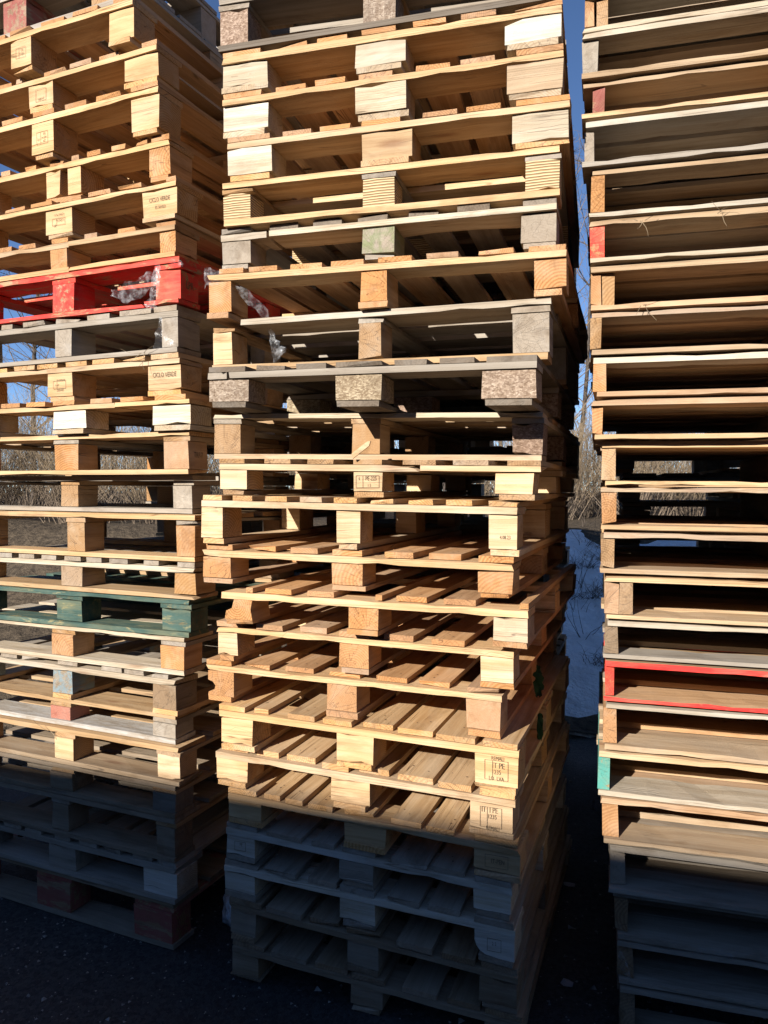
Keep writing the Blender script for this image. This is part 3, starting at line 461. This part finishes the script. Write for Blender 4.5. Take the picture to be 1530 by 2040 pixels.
def tree_meshes(seed, h):
    r = random.Random(seed); tv, tf, cv, cf = [], [], [], []
    tr = grow(r, Vector((0, 0, -.1)), Vector((r.uniform(-.1, .1), 0, 1)).normalized(), h, 10, .07, .05); tube(tv, tf, tr, .055, .010, 6)
    for i in range(2, 11):
        for q in range(5):
            a = r.uniform(0, 6.283); d = Vector((math.cos(a), math.sin(a), r.uniform(.3, 1.0))).normalized(); L = (h-tr[i].z+.6)*r.uniform(.3, .5)
            br = grow(r, tr[i], d, L, 5, .16, .06); tube(cv, cf, br, .014, .003, 3)
            for w in range(7):
                j = r.randint(1, 5); dd = (br[j]-br[j-1]).normalized()+Vector((r.uniform(-.8, .8), r.uniform(-.8, .8), r.uniform(-.3, .6)))
                t2 = grow(r, br[j], dd.normalized(), L*r.uniform(.2, .5), 4, .2, .0); tube(cv, cf, t2, .0045, .0016, 3)
                for z in range(2):
                    u = t2[r.randint(1, 4)]; t3 = grow(r, u, Vector((r.uniform(-1, 1), r.uniform(-1, 1), r.uniform(-.4, .7))).normalized(), L*.14, 3, .2, 0); tube(cv, cf, t3, .0024, .0012, 3)
    return mesh_of('trunk', tv, tf, True), mesh_of('crown', cv, cf)
trees = [tree_meshes(41, 6.8), tree_meshes(47, 7.6)]
for k, (t, c) in enumerate(trees): t.materials.append(birch if k == 0 else dark_bark); c.materials.append(bark)
TREES = [(3.05, 13.4, 0, "slim bare tree in the gap right of the middle stack"), (3.9, 15.5, 1, "bare tree farthest back in the gap right of the middle stack"),
         (2.5, 16.5, 1, "thin bare tree left in the gap beside the middle stack"),
         (-3.4, 12.6, 1, "dark bare tree seen through the middle openings of the left stack"), (-5.0, 13.0, 0, "pale bare tree seen at the left edge through the left stack"), (-6.4, 14.0, 1, "bare tree beyond the left stack, farthest left"),
         (6.5, 14.0, 0, "bare pale tree behind the right stack")]
for i, (x, y, k, lab) in enumerate(TREES):
    e = link('bare_tree', None, None, None, (x, y, snow_h(x, y)), (0, 0, i*2.1)); tag(e, lab, 'tree', 'bare trees behind the yard')
    link('trunk', trees[k][0], e); link('crown', trees[k][1], e)
# thicket far behind, too dense to count
r9 = random.Random(3); hv, hf = [], []
for i in range(5200):
    x = r9.uniform(-16, 18); y = r9.uniform(13.5, 19); z = snow_h(x, y)
    p = grow(r9, Vector((x, y, z-.05)), Vector((r9.uniform(-.4, .4), r9.uniform(-.2, .2), 1)).normalized(), r9.uniform(.7, 2.3), 3, .2, .02); tube(hv, hf, p, .012, .003, 3)
th = link('thicket', mesh_of('thicket', hv, hf), None, dark_bark); th['kind'] = 'stuff'; tag(th, 'dark leafless thicket along the back of the snow bank', 'thicket')
# dry weeds poking through the snow in the gap
for i, (x, y, hh) in enumerate([(1.55, 6.0, .42), (1.72, 6.7, .5), (1.95, 7.6, .55), (1.62, 6.35, .3), (2.2, 8.4, .5)]):
    r = random.Random(i); vs, fs = [], []
    for q in range(5): tube(vs, fs, grow(r, Vector((r.uniform(-.05, .05), r.uniform(-.05, .05), -.03)), Vector((r.uniform(-.8, .8), r.uniform(-.4, .4), 1)).normalized(), hh*r.uniform(.5, 1.1), 4, .3, -.12), .003, .001)
    o = link('dry_weed', mesh_of('dry_weed', vs, fs), None, dark_bark, (x, y, snow_h(x, y)))
    tag(o, 'thin dark weed stalks poking out of the shaded snow', 'weed', 'weeds in the snow of the gap')

for i, (x, y) in enumerate([(1.72, 6.55), (1.86, 6.7), (1.60, 5.6), (2.0, 7.35), (1.78, 7.0), (2.15, 7.7)]):
    r = random.Random(i+30); vs, fs = [], []
    for q in range(70): tube(vs, fs, grow(r, Vector((r.uniform(-.16, .16), r.uniform(-.08, .08), -.02)), Vector((r.uniform(-1, 1), r.uniform(-.5, .5), .8)).normalized(), r.uniform(.06, .2), 4, .35, -.15), .0022, .0007)
    o = link('grass_tuft', mesh_of('grass_tuft', vs, fs), None, straw if i % 2 else dark_bark, (x, y, snow_h(x, y)+.03)); tag(o, 'tuft of dead grass melted out of the shaded snow in the gap', 'grass tuft', 'grass tufts in the snow of the gap')

# ------------------------------------------------------------------ pallets
BOARD_BREAK = {('M', 5): (-.365, .010, .006), ('M', 8): (-.457, .012, .003), ('M', 10): (.105, .006, .007), ('L', 10): (-.275, .003, .006), ('L', 6): (-.50, .002, .005), ('L', 7): (-.165, .004, .006)}
SHORT_FRONT = {('M', 7): .10}
CUT = {('M', 13): (0, [(0, 0), (1, 0), (.93, .55), (1, 1), (.34, 1), (.26, .55), (.05, .40)]),
       ('M', 15): (0, [(.02, 0), (1, 0), (1, 1), (.02, 1), (.02, .62), (.20, .55), (.30, .40), (.26, .22), (.04, .12)]),
       ('M', 20): (2, [(.28, .04), (.6, 0), (1, 0), (1, 1), (0, 1), (0, .55), (.05, .32), (.14, .15)]),
       ('M', 1): (2, [(0, 0), (1, .04), (1, 1), (.32, 1), (0, .80)]),
       ('M', 10): (2, [(0, .02), (.96, 0), (1, 1), (.02, .98)])}
BLOCK_MAT = {('M', 5, 1): ('green', 'g'), ('L', 17, 1): ('blue', 'b'), ('L', 17, 0): ('blue', 'b'), ('L', 18, 1): ('wood', 'q'), ('L', 18, 0): ('wood', 'q'), ('L', 0, 1): ('maroon', 'm')}
FRONT_MAT = {('L', 18): 'white', ('L', 17): None}
RED_TAIL = {('L', 7)}
def paintof(key): return PAINT.get(key, 'wood')
STYLE = dict(s='u', e='d', c='u', l='u')
BLOCKS = {}
def block_mat(style, key):
    return 'chip' if style == 'c' else 'lam' if style == 'l' else paintof(key)
def place(P0, th, u, d, z):
    return Vector((P0[0]+u*math.cos(th)+d*math.sin(th), P0[1]-u*math.sin(th)+d*math.cos(th), z))
def line(u0, z0, u1, z1):
    return lambda u: z0+(z1-z0)*(u-u0)/(u1-u0)
def shift(f, k): return lambda u: f(u)+k
def run(name, parent, org, uL, uR, d0, d1, zb, zt, mat, key, brk=None, n=6):
    if brk and uL < brk[0] < uR:
        a = slab(name, parent, org, uL, brk[0]-brk[1]/2, d0, d1, shift(zb, -brk[2]*0), shift(zt, 0), 'u', mat, key, max(2, n//2), chip=.6)
        b = slab(name, parent, org, brk[0]+brk[1]/2, uR, d0-.004, d1, shift(zb, brk[2]*.4), shift(zt, brk[2]*.0), 'u', mat, key, max(2, n//2), chip=.6)
        return a
    return slab(name, parent, org, uL, uR, d0, d1, zb, zt, 'u', mat, key, n, .0012, .5 if n > 9 else .25)
def nail_mesh(hd, w):
    vs, fs = [], []
    for x in (-hd+.05, -hd+.075, 0.0, .02, hd-.06):
        cx = x+rng.uniform(-.012, .012); cy = rng.uniform(-.32, .32)*w; b = len(vs); r = rng.uniform(.0022, .0034)
        vs += [(cx+r*math.cos(k*1.047), cy+r*math.sin(k*1.047), 0) for k in range(6)]; fs.append(tuple(range(b, b+6)))
    return mesh_of('nail_heads', vs, fs)
def build_block_pallet(tagk, idx, row, zbot, P0, th, group, length=1.2, rows=3):
    kind, uL, uR, zl, zr, blocks, decks, sb, cd, cs, cb, cbt, bs, lab = row
    zt = line(uL, zl, uR, zr); zb = shift(zbot, .0012); uc = (uL+uR)/2; d0 = sb; L = length*rng.uniform(.985, 1.0)
    org = (uc, d0+L/2, zb(uc))
    root = link('wooden_pallet', None, None, None, place(P0, th, uc, d0+L/2, zb(uc)), (0, 0, -th))
    tag(root, lab, 'pallet', group)
    tD, tS, tB = .0175+rng.uniform(-.002, .002), .0195+rng.uniform(-.002, .002), .0175+rng.uniform(-.002, .002)
    bd_ = .10 if kind == 'X' else .115
    if rows == 3: dr = [(d0+.004, d0+bd_), (d0+L/2-bd_/2, d0+L/2+bd_/2), (d0+L-bd_, d0+L-.004)]
    else: dr = [(d0+.004, d0+bd_), (d0+L-bd_, d0+L-.004)]
    brk = BOARD_BREAK.get((tagk, idx))
    if kind in 'ZP':
        if isinstance(decks, int):
            w = (uR-uL)/decks; decks = [(uL+w*i+.01, uL+w*(i+1)-.02) for i in range(decks)]
        for a, b in decks:
            inset = rng.choice((.001, .004, .012, .02)) if tagk == 'M' and 11 < idx < 18 else rng.choice((0, .002, .006))
            o = slab('deck_board', root, org, a, b, d0+inset, d0+L-rng.uniform(0, .02), shift(zt, -tD), zt, 'd', paintof(cd), cd, 5, amt=.16)
            if tagk == 'M' and 11 <= idx <= 19 and b-a > .04: link('nail_heads', nail_mesh(o['half_depth'], b-a), o, MAT['nail'], (0, 0, tD/2+.0002))['kind'] = 'stuff'
        for q, (a, b) in enumerate(dr):
            run('stringer_board', root, org, uL, uR, a-.004 if q == 0 else a, b+rng.uniform(0, .03), shift(zt, -tD-tS), shift(zt, -tD), paintof(cs), cs, brk if q == 0 else None, n=15 if q == 0 and tagk in 'ML' else 5)
        ztop = shift(zt, -tD-tS)
        for k, (a, b) in enumerate(blocks if kind == 'Z' else []):
            slab('bottom_board', root, org, a+rng.uniform(-.006, .012), b-rng.uniform(-.008, .012), d0+rng.uniform(0, .008), d0+L-rng.uniform(0, .02), zb, shift(zb, tB), 'd', paintof(cbt), cbt, 5)
    else:
        n = decks; w = L/n; tT = tD
        for i in range(n):
            a = d0+i*w+(0 if i == 0 else rng.uniform(0, .02)); b = a+w*rng.uniform(.68, .86)
            s = SHORT_FRONT.get((tagk, idx), 0) if i == 0 else 0
            run('deck_board', root, org, uL+s+rng.uniform(-.003, .004), uR-rng.uniform(-.003, .004), a, min(b, d0+L), shift(zt, -tT), zt, paintof(cs if i == 0 else cd), cs if i == 0 else cd, brk if i == 0 and tagk != 'L' else None, n=15 if i == 0 and tagk in 'ML' else 5)
        for k, (a, b) in enumerate(blocks):
            key = cb[k]; slab('stringer_board', root, org, a-.003, b+.004, d0+.006, d0+L-.01, shift(zt, -tT-tS*.8), shift(zt, -tT), 'd', paintof(key) if key in 'rem' else 'wood', key if key in 'rem' else rng.choice('tg'), 4)
        ztop = shift(zt, -tT-tS*.8)
    if kind in 'XP':
        for q, (a, b) in enumerate(dr):
            m = FRONT_MAT.get((tagk, idx)) or paintof(cbt)
            f = run('bottom_board', root, org, uL+rng.uniform(0, .006), uR-rng.uniform(0, .006), a-.004 if q == 0 else a-.01, b+.01, zb, shift(zb, tB), m, cbt, brk if q == 0 and tagk == 'L' else None)
    zlow = shift(zb, tB)
    spans = [(k, a, b) for k, (a, b) in enumerate(blocks)]
    if (tagk, idx) == ('L', 4): a, b = blocks[1]; w = b-a; spans[1:2] = [(1, a, a+w*.41), (1, a+w*.61, b)]
    for k, a, b in spans:
        for q, (e, f) in enumerate(dr):
            j = rng.uniform(-.004, .005) if q == 0 else 0
            mat = block_mat(bs[k], cb[k]); key = cb[k]
            if (tagk, idx, k) in BLOCK_MAT: mat, key = BLOCK_MAT[tagk, idx, k]
            cut = CUT.get((tagk, idx))
            if q == 0 and cut and cut[0] == k:
                o = prism('block', root, org, cut[1], a, b, e+j, f, zlow, ztop, mat, key, STYLE[bs[k]])
            else:
                o = slab('block', root, org, a, b, e+j, f, zlow, ztop, STYLE[bs[k]], mat, key, 3, .0018, .35, .09, True)
            if bs[k] == 'c': o.color = (*(v*rng.uniform(.9, 1.1) for v in ((.52, .48, .43) if tagk == 'M' and idx in (0, 8) else (.34, .26, .2))), 1)
            if q == 0: BLOCKS[tagk, idx, k] = o
    return root
def build_stringer_pallet(tagk, idx, row, zbot, P0, th, group, length=1.05):
    uL, uR, zl, zr, st, sb, ct, cs, cb, lab = row
    zt = line(uL, zl, uR, zr); zb = shift(zbot, .0012); uc = (uL+uR)/2; d0 = sb; L = length*rng.uniform(.98, 1.02)
    org = (uc, d0+L/2, zb(uc))
    root = link('wooden_pallet', None, None, None, place(P0, th, uc, d0+L/2, zb(uc)), (0, 0, -th)); tag(root, lab, 'pallet', group)
    tT = .0165+rng.uniform(-.002, .003); tB = .0175+rng.uniform(-.002, .003)
    n = 7; w = L/n
    for i in range(n):
        a = d0+i*w+(rng.uniform(-.008, .014) if i == 0 else rng.uniform(-.01, .012)); b = a+w*rng.uniform(.62, .84)
        key = ct if i == 0 else rng.choice((ct, 't', 'o') if ct != 'g' else 'gc')
        o = slab('deck_board', root, org, uL+rng.uniform(-.002, .012), uR-rng.uniform(0, .01), a, min(b, d0+L), shift(zt, -tT), shift(zt, -rng.uniform(0, .003) if i == 0 else 0), 'u', 'rededge' if key == 'r' else paintof(key), key, 16 if i == 0 else 7, .0009, .55 if i == 0 else .2, .14); o.color[3] = min(1, o.color[3]+rng.uniform(.05, .45))
    m = 5; w = L/m
    for i in range(m):
        a = d0+i*w+(rng.uniform(-.012, .008) if i == 0 else rng.uniform(-.01, .03)); b = a+w*rng.uniform(.52, .66)
        key = cb if i == 0 else rng.choice((cb, 't', 'o') if cb != 'g' else 'gc')
        o = slab('bottom_board', root, org, uL+rng.uniform(-.004, .014), uR-rng.uniform(0, .012), a, min(b, d0+L), shift(zb, rng.uniform(.001, .006) if i == 0 else 0), shift(zb, tB), 'u', ('wood' if i else 'rededge') if key == 'n' else paintof(key), key, 16 if i == 0 else 7, .0009, .55 if i == 0 else .2, .14); o.color[3] = min(1, o.color[3]+rng.uniform(.05, .45))
    W = uR-uL
    rail = list(st)+[(uL+W*.5-.02, uL+W*.5+.02), (uR-.045, uR-.005)]
    for k, (a, b) in enumerate(rail):
        a = max(a, uL+.003)
        o = slab('stringer', root, org, a, b, d0+.006+rng.uniform(0, .008), d0+L-.008, shift(zb, tB), shift(zt, -tT), 'd', paintof(cs) if k == 0 or cs in 'r' else 'wood', cs if k == 0 else rng.choice('to'), 5, .0025, .8)
        if k == 0: BLOCKS[tagk, idx, 0] = o
    return root
def stack(tagk, rows, P0, th, group, length, kindrow='block', first=0, ths=None):
    for i, row in enumerate(rows):
        if i+1 < len(rows):
            nx = rows[i+1]; zbot = line(nx[1], nx[3], nx[2], nx[4]) if kindrow == 'block' else line(nx[0], nx[2], nx[1], nx[3])
        else: zbot = lambda u: .004
        if kindrow == 'block': build_block_pallet(tagk, i+first, row, zbot, P0, R(ths[i]) if ths else th+R(rng.uniform(-.8, .8)), group, length)
        else: build_stringer_pallet(tagk, i+first, row, zbot, P0, th, group, length)
PM, PL, PR = ((0, 2.2), R(19)), ((-.645, 2.5), R(24)), ((.594, 2.14), R(16))
stack('M', MID, *PM, 'pallets of the middle stack', 1.2, first=-1, ths=MID_TH)
stack('L', LEFT, *PL, 'pallets of the left stack', 1.15, first=-1)
stack('R', RIGHT, *PR, 'pallets of the right stack', 1.05, 'stringer', first=-1)
# second row behind the middle and right stacks
def rear(tagk, P0, th, u0, u1, dd, top, group, lab, seed):
    r = random.Random(seed); z = top; rows = []
    while z > .1:
        s = r.uniform(-.035, .03); w = u1-u0; bw = r.choice((.08, .1, .11)); a, b = u0+s, u1+s
        rows.append((r.choice('ZZX'), a, b, z, z, [(a, a+bw), ((a+b)/2-bw/2, (a+b)/2+bw/2), (b-bw, b)], 6, dd, r.choice('otgc'), r.choice('ytg'), r.choice(('ooo', 'ttt', 'ggg', 'fff')), r.choice('tgo'), 'sss', lab)); z -= r.uniform(.118, .142)
    rows[-1] = rows[-1]
    stack(tagk, rows, P0, th, group, 1.1)
rear('A', *PM, -.74, .27, 1.34, 3.75, 'pallets of the stack behind the middle one', 'shaded pallet in the stack hidden behind the middle stack', 5)
rear('B', *PR, .08, 1.08, 1.22, 3.4, 'pallets of the stack behind the right one', 'shaded pallet in the stack hidden behind the right stack', 9)

# ------------------------------------------------------------------ writing on the pallets
def put(key, lines, frame=None, **k):
    if key in BLOCKS: stamp(BLOCKS[key], [(s, z*.88, x*.9, y*.9) for s, z, x, y in lines], tuple(v*.9 for v in frame) if frame else None, **k)
put(('L', 5, 2), [('CICLO VERDE', .019, 0, .012), ('ES 501023', .014, .004, -.016)])
put(('L', 9, 2), [('CICLO VERDE', .022, 0, .010)])
put(('L', 5, 1), [('IT PR OPERTE', .0105, .002, .026), ('R.OPERTE', .012, .008, .004), ('HT', .012, -.018, -.016)], (.034, .014, -.012))
put(('L', 9, 1), [('PR.OPERTE', .0115, .008, .016), ('R  HT', .010, -.012, -.002), ('2008-435', .012, .004, -.022)], (.034, .016, -.014))
put(('L', 1, 1), [('GR', .012, .006, .010), ('1-084', .012, .006, -.006)], (.026, .020, -.010))
put(('L', 2, 1), [('10084-HT', .011, 0, -.016)], (.028, .024))
put(('L', 3, 1), [('GR', .012, .012, .014), ('H-1084', .010, .010, .000), ('HT', .012, .012, -.014), ('EU', .010, -.018, -.006)], (.030, .024, -.008))
put(('M', 10, 1), [('6', .014, -.028, .010), ('PE-225', .017, .012, .010), ('1 5', .012, .006, -.012)], (.040, .020, -.016))
put(('M', 11, 2), [('4.08.23', .014, .008, -.016)])
put(('M', 16, 2), [('REMALI', .015, .004, .036), ('IT PE', .022, .006, .014), ('1235', .018, 0, -.006), ('LO  LVA', .016, 0, -.026)], (.036, .030, -.012))
put(('M', 17, 2), [('IT  I PE', .022, -.004, .022), ('1235', .018, .004, .002), ('REMALI', .016, .006, -.034)], (.034, .032, -.012))
put(('M', 18, 2), [('IT-PEN', .018, .004, 0)], (.036, .020))
put(('M', 19, 0), [('PE', .014, .004, .006)], (.022, .016))
put(('M', 20, 2), [('2 2', .014, 0, .004)], (.022, .020))
put(('L', 7, 2), [('LPR', .034, .0, 0)], side=True)
put(('L', 11, 2), [('TRP-7', .026, .0, 0)], side=True)
put(('L', 15, 2), [('IT 54', .018, 0, .008), ('0123', .016, 0, -.012)], (.026, .026, 0), side=True)

# ------------------------------------------------------------------ torn film, splinters and litter
def film(name, pts, widths, seed, mat, label, cat='plastic film', rough=.008):
    r = random.Random(seed); n = len(pts); vs, fs = [], []; m = 5; fine = []
    for i in range(n-1):
        for q in range(4): fine.append((Vector(pts[i]).lerp(Vector(pts[i+1]), q/4), widths[i]+(widths[i+1]-widths[i])*q/4))
    fine.append((Vector(pts[-1]), widths[-1]))
    for i, (p, w) in enumerate(fine):
        t = (fine[min(len(fine)-1, i+1)][0]-fine[max(0, i-1)][0]).normalized(); a = t.cross(Vector((.3, .9, .1))).normalized()
        for q in range(m+1):
            s = q/m-.5; ww = w*(1+.25*r.uniform(-1, 1) if q in (0, m) else 1); vs.append(p+a*s*ww+Vector((r.uniform(-1, 1), r.uniform(-1.2, 1.2), r.uniform(-1, 1)))*rough*.5)
    for i in range(len(fine)-1):
        for q in range(m): b = i*(m+1)+q; fs.append((b, b+1, b+m+2, b+m+1))
    o = link(name, mesh_of(name, vs, fs, True), None, MAT[mat]); tag(o, label, cat); return o
def fp(S, u, d, z): return place(S[0], S[1], u, d, z)
# (heights and places of the pallets they hang on)
zM = lambda i, u: line(MID[i+1][1], MID[i+1][3], MID[i+1][2], MID[i+1][4])(u)
zL = lambda i, u: line(LEFT[i+1][1], LEFT[i+1][3], LEFT[i+1][2], LEFT[i+1][4])(u)
film('film_strip', [fp(PM, -.575, -.02, zM(6, -.57)-.022), fp(PM, -.53, -.025, zM(6, -.53)-.026), fp(PM, -.47, .01, zM(6, -.47)-.055), fp(PM, -.41, .05, zM(6, -.41)-.12), fp(PM, -.39, .06, zM(7, -.4)-.03)],
     [.05, .045, .03, .03, .02], 2, 'film', 'clear film strip wrapped over the left corner of the orange ended pallet')
film('film_scrap', [fp(PM, -.375, .03, zM(7, -.37)-.035), fp(PM, -.36, .03, zM(7, -.36)-.09), fp(PM, -.335, .02, zM(7, -.33)-.120)], [.01, .035, .06], 4, 'film', 'crumpled clear film lying inside the pallet with the snapped face board')
film('film_scrap', [fp(PL, -.098, -.012, zL(7, -.1)-.022), fp(PL, -.10, -.02, zL(7, -.1)-.08), fp(PL, -.115, -.018, zL(7, -.1)-.135), fp(PL, -.125, -.014, zL(7, -.1)-.162)], [.02, .035, .03, .05], 6, 'film', 'clear film shred hanging down the front of the red pallet')
film('film_scrap', [fp(PL, -.105, -.016, zL(7, -.1)-.06), fp(PL, -.16, -.02, zL(7, -.1)-.092), fp(PL, -.22, -.022, zL(7, -.1)-.105), fp(PL, -.29, -.015, zL(7, -.1)-.098)], [.05, .05, .07, .02], 7, 'film', 'crumpled clear film sticking out to the left across the red pallet')
film('film_scrap', [fp(PL, -.085, -.012, zL(8, -.1)-.04), fp(PL, -.082, -.02, zL(8, -.1)-.09), fp(PL, -.070, -.02, zL(8, -.1)-.145)], [.006, .035, .075], 8, 'film', 'pointed clear film shred on the grey pallet under the red one')
film('film_scrap', [fp(PL, -.045, -.012, zL(7, -.0)-.018), fp(PL, -.01, -.018, zL(7, -.0)-.026), fp(PL, .012, -.02, zL(7, 0)-.04)], [.012, .016, .010], 12, 'film', 'small twisted film end at the upper right corner of the red pallet', rough=.006)
film('plastic_scrap', [fp(PM, .385, .42, .98), fp(PM, .388, .40, .95), fp(PM, .388, .41, .92), fp(PM, .385, .41, .88)], [.01, .03, .035, .01], 9, 'scrap', 'dark green plastic scrap on the right side of the middle stack, upper one')
film('plastic_scrap', [fp(PM, .39, .43, .82), fp(PM, .392, .42, .78), fp(PM, .388, .43, .73)], [.018, .02, .01], 10, 'scrap', 'dark green plastic scrap on the right side of the middle stack, lower one')
film('film_scrap', [fp(PR, .27, -.008, RIGHT[22][2]+.008), fp(PR, .31, -.008, RIGHT[22][2]+.006), fp(PR, .36, -.006, RIGHT[22][2]+.004)], [.01, .028, .012], 13, 'film', 'bluish film scrap lying on a shaded board of the right stack', rough=.006)
film('film_scrap', [fp(PR, .07, -.014, .26), fp(PR, .085, -.02, .22), fp(PR, .10, -.02, .17)], [.012, .028, .008], 14, 'film', 'thin film shred hanging low on the right stack', rough=.008)
# loose splinter leaning on a middle block, splinters on broken boards
def splinter(P, a, b, w, t, label):
    v = (b-a); L = v.length; x = v.normalized(); y = Vector((math.sin(R(19)), math.cos(R(19)), 0)); z = x.cross(y).normalized()
    pr = [(0, -.5), (.08, .5), (.9, .45), (1, .1), (.85, -.5)]; vs = [a+x*L*s+z*q*w+y*k for k in (0, t) for s, q in pr]; m = len(pr)
    fs = [tuple(range(m)), tuple(range(2*m-1, m-1, -1))]+[(k, m+k, m+(k+1) % m, (k+1) % m) for k in range(m)]
    o = link('wood_splinter', mesh_of('wood_splinter', vs, fs), None, MAT['wood']); bm_fix(o.data); paint(o, 'y'); tag(o, label, 'splinter')
splinter(None, fp(PM, -.095, -.014, zM(10, -.09)+.006), fp(PM, -.035, -.016, zM(10, -.04)+.050), .014, .006, 'pale wood splinter leaning against a middle block above the PE-225 pallet')
splinter(None, fp(PM, -.585, .30, zM(17, -.55)-.10), fp(PM, -.56, .22, zM(17, -.55)-.06), .02, .008, 'pale splinter sticking out between the left and middle stacks')
hairs = []
for i, (S, u, d, z, L, lab) in enumerate([(PL, -.62, -.01, zL(18, -.6)-.115, .06, 'under the whitened board of the left stack'), (PR, .10, -.01, RIGHT[6][2]-.02, .05, 'on the red sprayed pallet, left'), (PR, .30, -.01, RIGHT[6][2]-.02, .06, 'on the red sprayed pallet, right'), (PL, -.17, -.012, zL(9, -.17)+.004, .07, 'on the clean yellow pallet of the left stack'), (PR, .11, -.012, RIGHT[8][2]+.006, .05, 'near the tan stringer of the right stack')]):
    r = random.Random(i); vs, fs = [], []
    for q in range(4): tube(vs, fs, grow(r, fp(S, u+q*.006, d, z), Vector((r.uniform(-.9, .9), -.3, r.uniform(-1, .4))).normalized(), L*r.uniform(.5, 1.1), 4, .35, 0), .0011, .0005)
    o = link('wood_fibres', mesh_of('wood_fibres', vs, fs), None, straw); tag(o, 'thin torn wood fibres '+lab, 'wood fibres')
# lump of old snow and litter on the ground
import bmesh
def lump(name, loc, s, mat, label, cat, seed):
    b = bmesh.new(); bmesh.ops.create_icosphere(b, subdivisions=3, radius=1)
    for v in b.verts:
        k = 1+.35*noise.noise(v.co*1.6+Vector((seed, 0, 0)))+.12*noise.noise(v.co*5); v.co = Vector((v.co.x*s[0]*k, v.co.y*s[1]*k, max(-.05, v.co.z*s[2]*k)))
    me = bpy.data.meshes.new(name); b.to_mesh(me); b.free()
    for p in me.polygons: p.use_smooth = True
    o = link(name, me, None, mat, loc); tag(o, label, cat)
snow_m = bpy.data.materials['old_snow']
lump('snow_lump', (-.52, 2.72, .05), (.07, .07, .06), snow_m, 'small lump of old snow at the left foot of the middle stack', 'snow', 3)
lump('snow_lump', (.78, 3.55, .03), (.05, .07, .03), snow_m, 'small lump of snow on the ground in the right gap', 'snow', 8)
for i, (x, y, a, s) in enumerate([(.72, 2.95, .3, .03), (.66, 2.65, 1.1, .022), (.57, 2.35, 2.0, .03), (.76, 3.2, .8, .035)]):
    r = random.Random(i+70); vs = [(math.cos(k*1.05+a)*s*r.uniform(.5, 1), math.sin(k*1.05+a)*s*r.uniform(.3, .8), .006+r.uniform(0, .012)) for k in range(6)]+[(0, 0, .015)]
    o = link('paper_scrap', mesh_of('paper_scrap', vs, [(k, (k+1) % 6, 6) for k in range(6)]), None, MAT['litter'], (x, y, 0)); tag(o, 'crumpled pale scrap of litter on the ground in the right gap', 'litter', 'litter in the right gap')
